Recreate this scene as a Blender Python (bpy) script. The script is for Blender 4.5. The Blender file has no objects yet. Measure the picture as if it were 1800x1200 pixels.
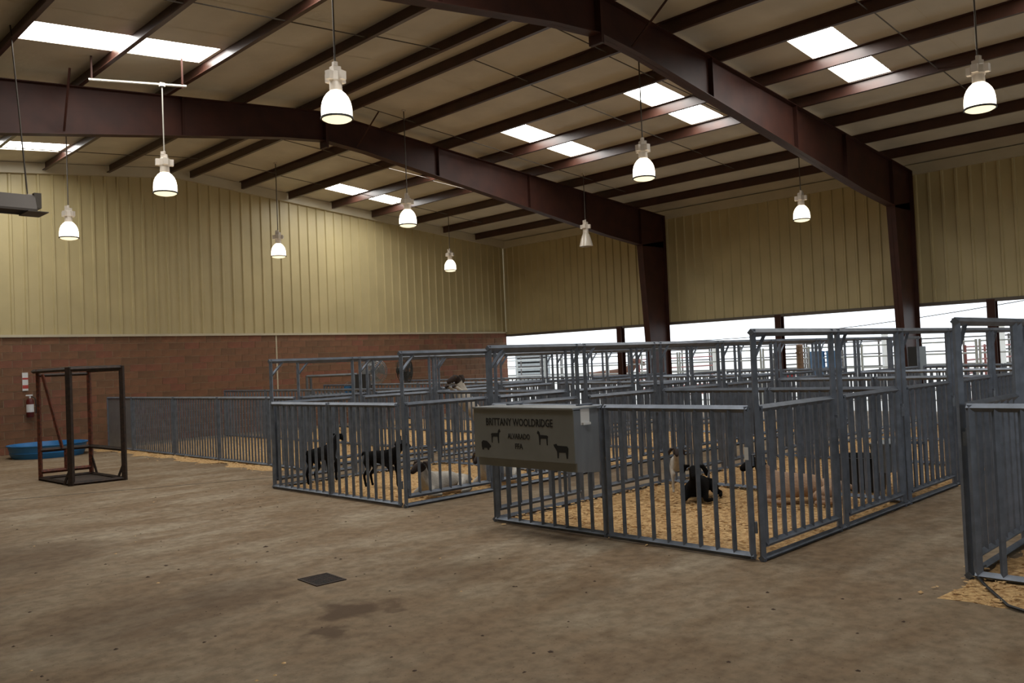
import bpy, bmesh, math, random
from mathutils import Vector, Matrix
random.seed(7)
S = bpy.context.scene
C = S.collection
# ------------------------------------------------------------------ camera
F_PX, YAW, PITCH, ROLL, EYE = 1490.64, math.radians(45.1616), math.radians(1.3929), math.radians(2.4015), 1.65
fw = Vector((math.cos(YAW)*math.cos(PITCH), math.sin(YAW)*math.cos(PITCH), math.sin(PITCH)))
rt = Vector((math.sin(YAW), -math.cos(YAW), 0)); up = rt.cross(fw)
r2 = rt*math.cos(ROLL) - up*math.sin(ROLL); u2 = rt*math.sin(ROLL) + up*math.cos(ROLL)
cam_d = bpy.data.cameras.new('camera'); cam = bpy.data.objects.new('camera', cam_d); C.objects.link(cam)
M3 = Matrix((r2, u2, -fw)).transposed(); M4 = M3.to_4x4(); M4.translation = Vector((0, 0, EYE))
cam.matrix_world = M4; cam_d.sensor_width = 36; cam_d.lens = 36*F_PX/1800; cam_d.clip_end = 500; cam_d.clip_start = .05
S.camera = cam
def px(p):
    d = Vector(p) - Vector((0, 0, EYE)); z = d.dot(fw)
    return 900 + F_PX*d.dot(r2)/z, 600 - F_PX*d.dot(u2)/z, z
# ------------------------------------------------------------------ world (overcast daylight) and exposure
w = bpy.data.worlds.new('world'); S.world = w; w.use_nodes = True
bg = w.node_tree.nodes['Background']; bg.inputs[0].default_value = (.86, .93, 1, 1); bg.inputs[1].default_value = 2.2
S.view_settings.view_transform = 'Standard'; S.view_settings.look = 'None'
S.view_settings.exposure = 0.0; S.view_settings.gamma = 1; S.view_settings.use_curve_mapping = False
LAMP = 4.0; SKYLIGHT_GLOW = 16.0
# ------------------------------------------------------------------ measured building
FT = .3048
X0, Y1 = 6.063, 3.425
YW, XR, ZB, ZS = 22.06, 21.66, 2.715, 2.634
XRG, ZRG, SL, PS = 9.629, 6.951, .0892, 1.466
YF = (14.92, 7.68)
XL, YN = 2*XRG - XR, -9.0
def zpur(x): return ZRG - SL*abs(x - XRG)          # purlin underside
def zroof(x): return zpur(x) + .2                  # roof sheet underside
# ------------------------------------------------------------------ helpers
def vr(*a): return Vector(a)
class MB:
    def __init__(s): s.v = []; s.f = []; s.m = []
    def add(s, vs, fs, m=0):
        o = len(s.v); s.v += [tuple(v) for v in vs]; s.f += [tuple(i+o for i in f) for f in fs]; s.m += [m]*len(fs); return s
    def box(s, c, d, m=0, R=None):
        c = Vector(c); h = Vector(d)/2
        vs = [Vector((x*h.x, y*h.y, z*h.z)) for x in (-1, 1) for y in (-1, 1) for z in (-1, 1)]
        if R is not None: vs = [R @ v for v in vs]
        return s.add([c+v for v in vs], [(0, 1, 3, 2), (4, 6, 7, 5), (0, 4, 5, 1), (2, 3, 7, 6), (0, 2, 6, 4), (1, 5, 7, 3)], m)
    def b2(s, a, b, m=0): return s.box([(a[i]+b[i])/2 for i in range(3)], [abs(b[i]-a[i]) for i in range(3)], m)
    def tube(s, pts, r, n=8, m=0, cap=True):
        pts = [Vector(p) for p in pts]; rs = r if isinstance(r, (list, tuple)) else [r]*len(pts)
        vs = []; fs = []; a0 = None
        for i, p in enumerate(pts):
            t = (pts[min(i+1, len(pts)-1)] - pts[max(i-1, 0)]).normalized()
            if a0 is None: a0 = t.orthogonal().normalized()
            a = (a0 - t*a0.dot(t)).normalized(); b = t.cross(a); a0 = a
            for k in range(n):
                q = 2*math.pi*(k+.5)/n; vs.append(p + (a*math.cos(q) + b*math.sin(q))*rs[i])
        for i in range(len(pts)-1):
            for k in range(n): fs.append((i*n+k, i*n+(k+1) % n, (i+1)*n+(k+1) % n, (i+1)*n+k))
        if cap: fs += [tuple(range(n))[::-1], tuple(range((len(pts)-1)*n, len(pts)*n))]
        return s.add(vs, fs, m)
    def bar(s, a, b, wd, m=0):            # square tube
        return s.tube([a, b], wd*.7071, 4, m)
    def lathe(s, prof, n=20, o=(0, 0, 0), m=0):
        o = Vector(o); vs = []; fs = []
        for (r, z) in prof:
            for k in range(n): q = 2*math.pi*k/n; vs.append(o + Vector((r*math.cos(q), r*math.sin(q), z)))
        for i in range(len(prof)-1):
            for k in range(n): fs.append((i*n+k, i*n+(k+1) % n, (i+1)*n+(k+1) % n, (i+1)*n+k))
        return s.add(vs, fs, m)
    def prism(s, poly, f, t0, t1, m=0):   # poly of 2d points, f(a,b,t) -> xyz
        n = len(poly); vs = [f(a, b, t0) for a, b in poly] + [f(a, b, t1) for a, b in poly]
        fs = [tuple(range(n))[::-1], tuple(range(n, 2*n))] + [(i, (i+1) % n, n+(i+1) % n, n+i) for i in range(n)]
        return s.add(vs, fs, m)
    def mesh(s, name, mats, smooth=False):
        me = bpy.data.meshes.new(name); me.from_pydata(s.v, [], s.f)
        for q in (mats if isinstance(mats, (list, tuple)) else [mats]): me.materials.append(q)
        me.polygons.foreach_set('material_index', s.m)
        bm = bmesh.new(); bm.from_mesh(me); bmesh.ops.recalc_face_normals(bm, faces=bm.faces); bm.to_mesh(me); bm.free()
        if smooth:
            me.polygons.foreach_set('use_smooth', [True]*len(me.polygons)); me.set_sharp_from_angle(angle=math.radians(40))
        return me
    def build(s, name, mats, parent=None, smooth=False, loc=None): return link(name, s.mesh(name, mats, smooth), parent, loc)
def link(name, me, parent=None, loc=None, rz=0):
    o = bpy.data.objects.new(name, me); C.objects.link(o); o.parent = parent
    if loc is not None: o.location = loc
    if rz: o.rotation_euler.z = rz
    return o
def tag(o, label=None, cat=None, group=None, kind=None):
    if label: o['label'] = label
    if cat: o['category'] = cat
    if group: o['group'] = group
    if kind: o['kind'] = kind
    return o
def thing(name, label, cat, loc=(0, 0, 0), rz=0, group=None):
    o = link(name, None, None, loc, rz); o.empty_display_size = .1
    return tag(o, label, cat, group)
# ------------------------------------------------------------------ materials
def mat(name, col, rough=.6, metal=0, var=.0, vscale=8, bump=0, bscale=40, col2=None, emit=None, es=0, stretch=None, detail=4):
    m = bpy.data.materials.new(name); m.use_nodes = True; nt = m.node_tree; N = nt.nodes; L = nt.links
    b = N['Principled BSDF']; b.inputs['Base Color'].default_value = (*col, 1); b.inputs['Roughness'].default_value = rough
    b.inputs['Metallic'].default_value = metal
    co = N.new('ShaderNodeTexCoord'); src = co.outputs['Object']
    if stretch:
        mp = N.new('ShaderNodeMapping'); mp.inputs['Scale'].default_value = stretch; L.new(src, mp.inputs[0]); src = mp.outputs[0]
    if col2 or var:
        n = N.new('ShaderNodeTexNoise'); n.inputs['Scale'].default_value = vscale; n.inputs['Detail'].default_value = detail; L.new(src, n.inputs['Vector'])
        r = N.new('ShaderNodeValToRGB'); r.color_ramp.elements[0].position = .35; r.color_ramp.elements[1].position = .68
        c2 = col2 or tuple(min(1, c*(1-var)) for c in col)
        r.color_ramp.elements[0].color = (*c2, 1); r.color_ramp.elements[1].color = (*col, 1)
        L.new(n.outputs['Fac'], r.inputs[0]); L.new(r.outputs[0], b.inputs['Base Color'])
    if bump:
        n2 = N.new('ShaderNodeTexNoise'); n2.inputs['Scale'].default_value = bscale; n2.inputs['Detail'].default_value = 5; L.new(src, n2.inputs['Vector'])
        bp = N.new('ShaderNodeBump'); bp.inputs['Strength'].default_value = bump; bp.inputs['Distance'].default_value = .02
        L.new(n2.outputs['Fac'], bp.inputs['Height']); L.new(bp.outputs[0], b.inputs['Normal'])
    if emit:
        b.inputs['Emission Color'].default_value = (*emit, 1); b.inputs['Emission Strength'].default_value = es
    return m
M_steel = mat('painted_steel', (.17, .195, .24), .45, .3, .35, 9, col2=(.11, .128, .158))
M_steel_far = mat('dull_steel', (.17, .185, .2), .5, .3, .3, 6)
M_red = mat('red_oxide_steel', (.056, .019, .012), .55, 0, .35, 3, col2=(.038, .014, .010))
M_red.node_tree.nodes['Principled BSDF'].inputs['Specular IOR Level'].default_value = .25
M_redp = mat('red_oxide_purlin', (.062, .024, .015), .38, 0, .35, 3, col2=(.042, .017, .012))
M_siding = mat('tan_siding', (.52, .43, .225), .45, 0, .12, 1.2)
M_trim = mat('tan_trim', (.56, .50, .36), .45, 0, .1, 2)
M_liner = mat('roof_insulation', (.60, .55, .45), .55, 0, .15, 1.3, .35, 6)
M_mortar = mat('mortar', (.46, .35, .23), .9, 0, .2, 12)
BR = [mat('clay_block', (.235, .112, .058), .85, 0, .3, 5, .3, 60), mat('clay_block_brown', (.195, .10, .052), .85, 0, .3, 5, .3, 60), mat('clay_block_red', (.25, .10, .058), .85, 0, .3, 5, .3, 60)]
M_cream = mat('cream_lamp_housing', (.62, .55, .47), .45, .1)
M_dark = mat('dark_metal', (.03, .03, .03), .5, .3)
M_black = mat('black_rubber', (.012, .012, .013), .5)
M_grey = mat('galvanised_sheet', (.30, .32, .33), .4, .6, .15, 6)
M_boxside = mat('brushed_sheet', (.32, .34, .36), .38, .7, .12, 14, stretch=(1, 1, .2))
M_blue = mat('blue_plastic', (.03, .20, .48), .4, 0, .2, 4)
M_rust = mat('rusty_steel', (.055, .03, .02), .7, .3, .4, 20, col2=(.02, .015, .012))
M_redrust = mat('rust_red_steel', (.20, .05, .025), .7, .2, .5, 25, col2=(.06, .025, .015))
M_white = mat('white_paint', (.75, .75, .74), .5)
M_pale = mat('pale_pipe', (.42, .43, .42), .5, .2)
M_wood = mat('brown_wood', (.17, .09, .045), .7, 0, .4, 6, stretch=(1, 1, 8))
M_print = mat('black_print', (.008, .008, .008), .8)
M_signred = mat('sign_red', (.45, .05, .04), .5)
M_rod = mat('steel_rod', (.10, .085, .07), .5, .5)
M_conduit = mat('conduit', (.55, .52, .45), .4, .6)
def lampmat(name, col, s):
    m = bpy.data.materials.new(name); m.use_nodes = True; b = m.node_tree.nodes['Principled BSDF']
    b.inputs['Base Color'].default_value = (.8, .8, .78, 1); b.inputs['Emission Color'].default_value = (*col, 1); b.inputs['Emission Strength'].default_value = s
    return m
M_glow = lampmat('lit_reflector', (1, .86, .66), LAMP); M_lens = lampmat('lit_lens', (1, .86, .55), 1.25)
M_unlit = mat('unlit_refractor', (.50, .44, .36), .25)
# translucent skylight sheet, with emission added to stand in for daylight coming through
M_sky = bpy.data.materials.new('translucent_glow_sheet'); M_sky.use_nodes = True
nt = M_sky.node_tree; nt.nodes.clear(); o_ = nt.nodes.new('ShaderNodeOutputMaterial'); t_ = nt.nodes.new('ShaderNodeBsdfTranslucent')
t_.inputs[0].default_value = (.88, .9, .9, 1); e_ = nt.nodes.new('ShaderNodeEmission'); e_.inputs[0].default_value = (1, .98, .93, 1); e_.inputs[1].default_value = SKYLIGHT_GLOW
a_ = nt.nodes.new('ShaderNodeAddShader'); nt.links.new(t_.outputs[0], a_.inputs[0]); nt.links.new(e_.outputs[0], a_.inputs[1]); nt.links.new(a_.outputs[0], o_.inputs[0])
# concrete floor with stains
def floor_mat():
    m = bpy.data.materials.new('concrete_floor'); m.use_nodes = True; nt = m.node_tree; N = nt.nodes; L = nt.links; b = N['Principled BSDF']
    co = N.new('ShaderNodeTexCoord').outputs['Object']
    def noise(sc, det=5, vec=co, rough=.6):
        n = N.new('ShaderNodeTexNoise'); n.inputs['Scale'].default_value = sc; n.inputs['Detail'].default_value = det; n.inputs['Roughness'].default_value = rough; L.new(vec, n.inputs['Vector']); return n.outputs['Fac']
    def ramp(fac, a, bb, ca, cb):
        r = N.new('ShaderNodeValToRGB'); r.color_ramp.elements[0].position = a; r.color_ramp.elements[1].position = bb
        r.color_ramp.elements[0].color = (*ca, 1); r.color_ramp.elements[1].color = (*cb, 1); L.new(fac, r.inputs[0]); return r.outputs[0]
    def mix(f, a, bb, mode='MIX'):
        x = N.new('ShaderNodeMix'); x.data_type = 'RGBA'; x.blend_type = mode
        if isinstance(f, float): x.inputs[0].default_value = f
        else: L.new(f, x.inputs[0])
        for s_, i in ((a, 6), (bb, 7)):
            if isinstance(s_, tuple): x.inputs[i].default_value = (*s_, 1)
            else: L.new(s_, x.inputs[i])
        return x.outputs[2]
    base = ramp(noise(.35, 6), .38, .62, (.255, .195, .128), (.365, .305, .222))
    mp = N.new('ShaderNodeMapping'); mp.inputs['Rotation'].default_value = (0, 0, .6); mp.inputs['Scale'].default_value = (.75, 1.5, 1); L.new(co, mp.inputs[0])
    streak = ramp(noise(1.1, 8, mp.outputs[0], .7), .42, .66, (0, 0, 0), (1, 1, 1))
    base = mix(streak, (.215, .15, .092), base)
    fine = ramp(noise(9, 8), .36, .6, (.75, .73, .71), (1.06, 1.05, 1.04))
    base = mix(1.0, base, fine, 'MULTIPLY')
    speck = ramp(noise(38, 3), .30, .36, (.55, .5, .46), (1, 1, 1))
    base = mix(1.0, base, speck, 'MULTIPLY')
    # spilled stains where the photograph shows them
    wob = noise(2.6, 7, co, .75); wv = N.new('ShaderNodeMix'); wv.data_type = 'VECTOR'
    nc = N.new('ShaderNodeTexNoise'); nc.inputs['Scale'].default_value = 3.5; nc.inputs['Detail'].default_value = 6; L.new(co, nc.inputs['Vector'])
    vm = N.new('ShaderNodeVectorMath'); vm.operation = 'SCALE'; vm.inputs['Scale'].default_value = .55; L.new(nc.outputs['Color'], vm.inputs[0])
    va = N.new('ShaderNodeVectorMath'); va.operation = 'ADD'; L.new(co, va.inputs[0]); L.new(vm.outputs[0], va.inputs[1])
    for (x, y, r, dk) in ((3.30, 5.0, .26, .85), (2.95, 4.70, .16, .8), (3.55, 4.8, .12, .6), (3.05, 6.1, .5, .42), (2.3, 6.0, .8, .35), (2.3, 9.0, 1.0, .42), (4.4, 5.2, .5, .22), (4.6, 4.0, .35, .2), (1.2, 7.5, .8, .22)):
        d = N.new('ShaderNodeVectorMath'); d.operation = 'DISTANCE'; L.new(va.outputs[0], d.inputs[0]); d.inputs[1].default_value = (x+.27, y+.27, .27)
        k = N.new('ShaderNodeMapRange'); k.inputs[1].default_value = r; k.inputs[2].default_value = r*.55; k.inputs[3].default_value = 0; k.inputs[4].default_value = dk; L.new(d.outputs['Value'], k.inputs[0])
        base = mix(k.outputs[0], base, (.085, .052, .03))
    L.new(base, b.inputs['Base Color'])
    b.inputs['Roughness'].default_value = .75; b.inputs['Specular IOR Level'].default_value = .15
    bp = N.new('ShaderNodeBump'); bp.inputs['Strength'].default_value = .25; bp.inputs['Distance'].default_value = .01; L.new(noise(14, 8), bp.inputs['Height']); L.new(bp.outputs[0], b.inputs['Normal'])
    return m
M_floor = floor_mat()
M_shav = mat('wood_shavings', (.80, .54, .25), .9, 0, 0, 26, 1.0, 55, col2=(.42, .23, .085), detail=6)
M_chip = mat('shaving_chips', (.74, .49, .22), .85, 0, 0, 30, col2=(.45, .27, .12))
M_gravel = mat('pale_gravel', (.62, .60, .55), .95, 0, .2, 3)
# ------------------------------------------------------------------ floor, ground
fl = MB().b2((XL, YN, -.2), (XR+.4, YW+.2, 0)).build('floor', M_floor); tag(fl, 'stained brown concrete floor of the barn', None, None, 'structure')
j = MB()
ja, jb = vr(1.6, 14.45, 0), vr(7.2, 11.95, 0); jd = (jb-ja).normalized(); jn = vr(-jd.y, jd.x, 0)*.012
j.add([ja+jn+vr(0, 0, .002), ja-jn+vr(0, 0, .002), jb-jn+vr(0, 0, .002), jb+jn+vr(0, 0, .002), ja+jn-vr(0, 0, .02), ja-jn-vr(0, 0, .02), jb-jn-vr(0, 0, .02), jb+jn-vr(0, 0, .02)], [(0, 1, 2, 3), (4, 5, 6, 7), (0, 1, 5, 4), (1, 2, 6, 5), (2, 3, 7, 6), (3, 0, 4, 7)])
j.build('expansion_joint', M_dark, fl)
gr = MB().b2((-120, -120, -.6), (160, 160, -.21)).build('ground', M_gravel); tag(gr, 'pale gravel ground outside the barn', None, None, 'structure')
# ------------------------------------------------------------------ walls
def siding_profile(wd, n):            # trapezoid ribs, offsets along the wall and depth
    out = []; p = wd/n
    for i in range(n):
        o = i*p; out += [(o, 0), (o+p*.36, 0), (o+p*.43, .034), (o+p*.57, .034), (o+p*.64, 0)]
    return out + [(wd, 0)]
def siding(f, wd, n, zlo, ztop, name, parent):
    """f(a, d) -> (x, y) position along wall, d = depth into the room"""
    pr_ = siding_profile(wd, n); vs = []; fs = []
    for a, d in pr_:
        x, y = f(a, d); vs += [(x, y, zlo), (x, y, ztop(x, y))]
    for i in range(len(pr_)-1): fs.append((2*i, 2*i+2, 2*i+3, 2*i+1))
    mb = MB().add(vs, fs); return mb.build(name, M_siding, parent)
PW = .914
# end wall
wb = MB(); wb.b2((XL, YW+.003, 0), (XR, YW+.25, ZB)); 
wb.prism([(XL, ZB), (XR, ZB), (XR, zroof(XR)), (XRG, zroof(XRG)), (XL, zroof(XL))], lambda a, b, t: (a, t, b), YW+.08, YW+.2)
wall = wb.build('wall_back', M_mortar); tag(wall, 'end wall with tan ribbed siding above red brown block', None, None, 'structure')
x = XR
while x > XL+.1:
    wd = min(PW, x-XL); siding(lambda a, d, x=x: (x-a, YW+.03-d), wd, 3, ZB+.03, lambda X, Y: zroof(X)-.02, 'siding_panel', wall); x -= wd
MB().b2((XL, YW-.045, ZB-.01), (XR, YW+.06, ZB+.05)).build('ledge_trim', M_trim, wall)
for sg in (1, -1):
    t = MB(); xa, xb = XRG, (XR if sg > 0 else XL)
    t.prism([(xa, zroof(xa)-.01), (xb, zroof(xb)-.01), (xb, zroof(xb)-.26), (xa, zroof(xa)-.26)], lambda a, b, q: (a, q, b), YW-.09, YW+.02)
    t.build('rake_trim', M_trim, wall)
# block courses
CH, BL, J = ZB/15, .406, .012
cand = []
for r in range(15):
    zc = (r+.5)*CH; off = (r % 2)*BL/2
    k = 0; x = XR + off
    while x > 1.5:
        a, b = max(x-BL, 1.5), min(x, XR)
        if b-a > .06:
            xc = (a+b)/2; u_, v_, d_ = px((xc, YW, zc))
            vis = 0 <= u_ <= 1800 and d_ > 0 and not (xc > 7.0 and zc < 1.05)
            cand.append((0 if vis else 1, d_, a, b, zc, r))
        x -= BL
cand.sort(key=lambda c: (c[0], c[1]))
cache = {}
rest = MB()
for i, (nv, d_, a, b, zc, r) in enumerate(cand):
    wd, ht = b-a-J, CH-J; dy = random.uniform(-.003, .003)
    if i < 300 and not nv:
        mi = random.choice((0, 0, 1, 2)); key = (round(wd, 3), mi)
        if key not in cache: cache[key] = MB().box((0, 0, 0), (wd, .05, ht)).mesh('brick', BR[mi])
        link('brick', cache[key], wall, ((a+b)/2, YW+.018+dy, zc))
    else: rest.box(((a+b)/2, YW+.018+dy, zc), (wd, .05, ht), random.choice((0, 0, 1, 2)))
tag(rest.build('brickwork', BR, wall), None, None, None, 'stuff')
MB().b2((12.36, YW-.01, 0), (12.4, YW-.006, ZB)).build('control_joint', M_trim, wall)
# right eave wall
wr = MB(); wr.b2((XR+.08, YN, ZS), (XR+.2, YW+.2, zroof(XR)+.0)); wallr = wr.build('wall_right', M_siding)
tag(wallr, 'eave wall of tan siding over a long open bay', None, None, 'structure')
y = YW
while y > YN+.1:
    wd = min(PW, y-YN); siding(lambda a, d, y=y: (XR+.03-d, y-a), wd, 3, ZS, lambda X, Y: zroof(XR)-.02, 'siding_panel', wallr); y -= wd
MB().b2((XR-.02, YN, ZS-.05), (XR+.2, YW, ZS+.03)).build('sill_trim', mat('sill_dark', (.12, .10, .08), .5), wallr)
MB().b2((XR-.06, YN, zroof(XR)-.27), (XR+.05, YW, zroof(XR)-.02)).build('eave_trim', M_trim, wallr)
# left eave wall and near wall (behind the viewer)
tag(MB().b2((XL-.2, YN, 0), (XL, YW+.2, zroof(XL))).build('wall_left', M_siding), 'closed eave wall behind the viewer', None, None, 'structure')
nw = MB(); ZD = 3.4
nw.prism([(XL, ZD), (XR, ZD), (XR, zroof(XR)), (XRG, zroof(XRG)), (XL, zroof(XL))], lambda a, b, t: (a, t, b), YN-.2, YN)
nw.b2((XL, YN-.2, 0), (XL+3, YN, ZD)); nw.b2((XR-2, YN-.2, 0), (XR, YN, ZD)); nw.b2((XRG-.3, YN-.2, 0), (XRG+.3, YN, ZD))
tag(nw.build('wall_front', M_siding), 'near gable wall behind the viewer with two wide door openings', None, None, 'structure')
# ------------------------------------------------------------------ roof: liner, skylights, purlins
SKY = [2.7, 6.2, 9.64, 13.1, 16.8, 20.35]; SW = .39
def roofslab(mb, xa, xb, ya, yb):
    vs = [(x, y, zroof(x)+dz) for dz in (0, .06) for x, y in ((xa, ya), (xb, ya), (xb, yb), (xa, yb))]
    mb.add(vs, [(0, 1, 2, 3), (4, 5, 6, 7), (0, 1, 5, 4), (1, 2, 6, 5), (2, 3, 7, 6), (3, 0, 4, 7)])
rb = MB(); XS0, XS1 = 3.30, 6.08
for sg in (1, -1):
    X = lambda d: XRG + sg*d
    roofslab(rb, X(0), X(XS0), YN-.2, YW+.2); roofslab(rb, X(XS1), X(XR-XRG+.25), YN-.2, YW+.2)
    ys = [YN-.2]
    for c in SKY: ys += [c-SW, c+SW]
    ys.append(YW+.2)
    for i in range(0, len(ys), 2): roofslab(rb, X(XS0), X(XS1), ys[i], ys[i+1])
ceil = rb.build('ceiling', M_liner); tag(ceil, 'low gable roof lined with pale insulation', None, None, 'structure')
for sg in (1, -1):
    for c in SKY:
        s_ = MB(); xa, xb = XRG+sg*XS0, XRG+sg*XS1
        s_.add([(xa, c-SW, zroof(xa)+.04), (xb, c-SW, zroof(xb)+.04), (xb, c+SW, zroof(xb)+.04), (xa, c+SW, zroof(xa)+.04)], [(0, 1, 2, 3)])
        s_.build('skylight', M_sky, ceil)
def purlin(x, sg):
    # Z section: web with a bottom lip up-slope and a top lip
    z0, z1 = zpur(x), zroof(x); t = .008; L = .065*sg
    mb = MB()
    def bx(xa, za, xb, zb): mb.b2((xa, YN, za), (xb, YW-.14, zb))
    bx(x-t/2, z0, x+t/2, z1); bx(x, z0, x+L, z0+t); bx(x, z1-t, x-L, z1)
    bx(x+L-.003*sg, z0, x+L+.003*sg, z0+.02)
    return mb.build('purlin', M_redp, ceil)
for sg in (1, -1):
    for i in range(8): purlin(XRG + sg*(.3+i*PS), sg)
# ridge gap flashing between the twin ridge purlins
MB().b2((XRG-.29, YN, zroof(XRG)-.05), (XRG+.29, YW, zroof(XRG)-.03)).build('ridge_liner', M_liner, ceil)
# liner seams, one every few feet, and bridging angles between purlins
seam = MB()
for yy in [YW-1.05, YW-2.0, 19.0, 17.6, 15.8, 12.1, 10.9, 8.7, 4.6, 3.4]:
    for sg in (1, -1):
        xa, xb = XRG+sg*.3, XRG+sg*11.9
        seam.add([(xa, yy-.006, zroof(xa)-.004), (xb, yy-.006, zroof(xb)-.004), (xb, yy+.006, zroof(xb)-.004), (xa, yy+.006, zroof(xa)-.004)], [(0, 1, 2, 3)])
seam.build('liner_seam', M_trim, ceil)
# rod bracing under the roof
def rod(a, b, r=.011, m=None, name='bracing_rod'):
    return MB().tube([a, b], r, 6).build(name, m or M_rod, ceil)
for yy, sg in ((8.88, 1), (14.1, 1), (19.95, 1), (17.25, 1), (10.75, 1), (5.0, 1), (19.95, -1), (10.75, -1)):
    for i in range(0, 6):
        xa, xb = XRG+sg*(.3+i*PS), XRG+sg*(.3+(i+1)*PS); dy = .05*(i % 2)
        rod((xa, yy+dy, zpur(xa)+.04), (xb, yy+dy, zpur(xb)+.06), .010)
# ------------------------------------------------------------------ portal frames
def portal(Y, label):
    R = thing('portal_frame', label, 'steel frame', (XR-.7, Y, 0), 0, 'roof frames')
    def T(mb, name, m=M_red): 
        mb.v = [(v[0]-(XR-.7), v[1]-Y, v[2]) for v in mb.v]; return mb.build(name, m, R)
    FWD = .1
    top = lambda x: zpur(x)
    def dep(x): 
        d = abs(x-XRG); return .60 + .055*max(0, d-1.0) if d < 9 else 1.04 + .02*(d-9)
    xo = XR-.17
    for sg in (1, -1):
        X = lambda d: XRG + sg*d
        K = xo-XRG; KI = K-1.2                       # knee inner
        ds = [0, 1, 3, 5, 7, 9, KI]
        web = [(X(d), top(X(d))) for d in ds+[K]] + [(X(K), 0), (X(K-.85), 0), (X(KI), top(X(KI))-dep(X(KI)))] + [(X(d), top(X(d))-dep(X(d))) for d in ds[-2::-1]]
        # web in two pieces: rafter and column
        raf = MB(); rp = [(X(d), top(X(d))) for d in ds+[K]]; bp_ = [(X(d), top(X(d))-dep(X(d))) for d in ds]
        raf.prism(rp + [(X(K), top(X(KI))-dep(X(KI)))] + bp_[::-1], lambda a, b, t: (a, t, b), Y-.006, Y+.006)
        for i in range(len(ds)-1):
            (xa, za), (xb, zb) = bp_[i], bp_[i+1]
            raf.prism([(xa, za), (xb, zb), (xb, zb+.014), (xa, za+.014)], lambda a, b, t: (a, t, b), Y-FWD, Y+FWD)
        for i in range(len(rp)-1):
            (xa, za), (xb, zb) = rp[i], rp[i+1]
            raf.prism([(xa, za), (xb, zb), (xb, zb-.012), (xa, za-.012)], lambda a, b, t: (a, t, b), Y-FWD, Y+FWD)
        T(raf, 'rafter')
        col = MB(); zi = bp_[-1][1]
        col.prism([(X(K), zi+.2), (X(KI), zi), (X(K-.85), 0), (X(K), 0)], lambda a, b, t: (a, t, b), Y-.006, Y+.006)
        for (xa, za, xb, zb) in ((X(KI), zi, X(K-.85), 0), (X(K), top(X(K)), X(K), 0)):
            col.prism([(xa, za), (xb, zb), (xb+.014*sg, zb), (xa+.014*sg, za)], lambda a, b, t: (a, t, b), Y-FWD, Y+FWD)
        T(col, 'column')
        T(MB().b2((X(K-1.0), Y-.16, 0), (X(K+.05), Y+.16, .02)), 'base_plate')
        for d in (3.0, 6.0, 8.2, KI+.01):
            x = X(d); T(MB().b2((x-.006, Y-.09, top(x)-dep(x)+.01), (x+.006, Y+.09, top(x)-.01)), 'stiffener')
        x = X(4.6)
        for xx in ((X(5.0),) if sg < 0 else (X(.75),)):      # purlin flange braces
            T(MB().tube([(xx, Y-.08, top(xx)-dep(xx)+.05), (xx+.1*sg, Y-.75, zpur(xx)+.06)], .02, 4), 'flange_brace')
    T(MB().b2((XRG-.03, Y-.12, top(XRG)-.74), (XRG+.03, Y+.12, top(XRG)-.01)), 'ridge_plate')
    return R
portal(YF[0], 'dark red steel portal frame farther off, nearest the brick end wall')
portal(YF[1], 'dark red steel portal frame crossing the top right, nearest the viewer')
# small posts carrying the right wall
for yy, lab in ((16.75, 'slim dark steel post in the opening, leftmost, near the wall corner'), (11.28, 'slim dark steel post in the opening between the two big columns'), (6.01, 'slim dark steel post in the opening, rightmost, at the picture edge')):
    p = thing('wall_post', lab, 'post', (XR-.1, yy, 0), 0, 'slim posts under the right wall')
    mb = MB(); mb.b2((-.1, -.09, .012), (-.088, .09, ZS)); mb.b2((.088, -.09, .012), (.1, .09, ZS)); mb.b2((-.088, -.006, .012), (.088, .006, ZS)); mb.build('shaft', M_red, p)
    MB().b2((-.14, -.13, 0), (.14, .13, .012)).build('base_plate', M_red, p)
# ------------------------------------------------------------------ hanging lamps
ZL = 4.55
prof_dome = [(.181, .062), (.183, .13), (.179, .19), (.167, .25), (.145, .30), (.112, .345), (.075, .378)]
prof_lens = [(.002, .006), (.08, .012), (.14, .026), (.175, .046)]
me_dome = MB().lathe(prof_dome, 24).mesh('reflector', M_glow, True); me_lens = MB().lathe(prof_lens, 24).mesh('lens', M_lens, True)
me_domeu = MB().lathe([(.18, .03), (.165, .10), (.14, .20), (.11, .30), (.075, .378)], 24).mesh('reflector', M_unlit, True)
me_ring = MB().lathe([(.174, .044), (.192, .044), (.192, .066), (.174, .066), (.174, .044)], 24).mesh('clamp_ring', M_dark)
me_latch = MB().box((-.13, -.13, .08), (.025, .025, .03)).mesh('ring_latch', M_dark)
me_neck = MB().lathe([(.074, .372), (.076, .40), (.072, .49)], 16).mesh('neck', M_cream, True)
hb = MB(); hb.lathe([(.0, .485), (.082, .485), (.09, .50), (.09, .60), (.06, .615), (.0, .615)], 8)
for q in range(4):
    R = Matrix.Rotation(q*math.pi/2+.3, 3, 'Z'); hb.box(R @ vr(.105, 0, .548), (.06, .075, .10), 0, R)
me_house = hb.mesh('ballast_housing', M_cream)
cb = MB(); cb.box((0, 0, .64), (.10, .10, .06)); cb.box((-.03, .02, .69), (.05, .05, .05)); cb.tube([(0, 0, .66), (0, 0, .73)], .022, 8)
me_cap = cb.mesh('hanger_cap', M_cream)
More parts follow.
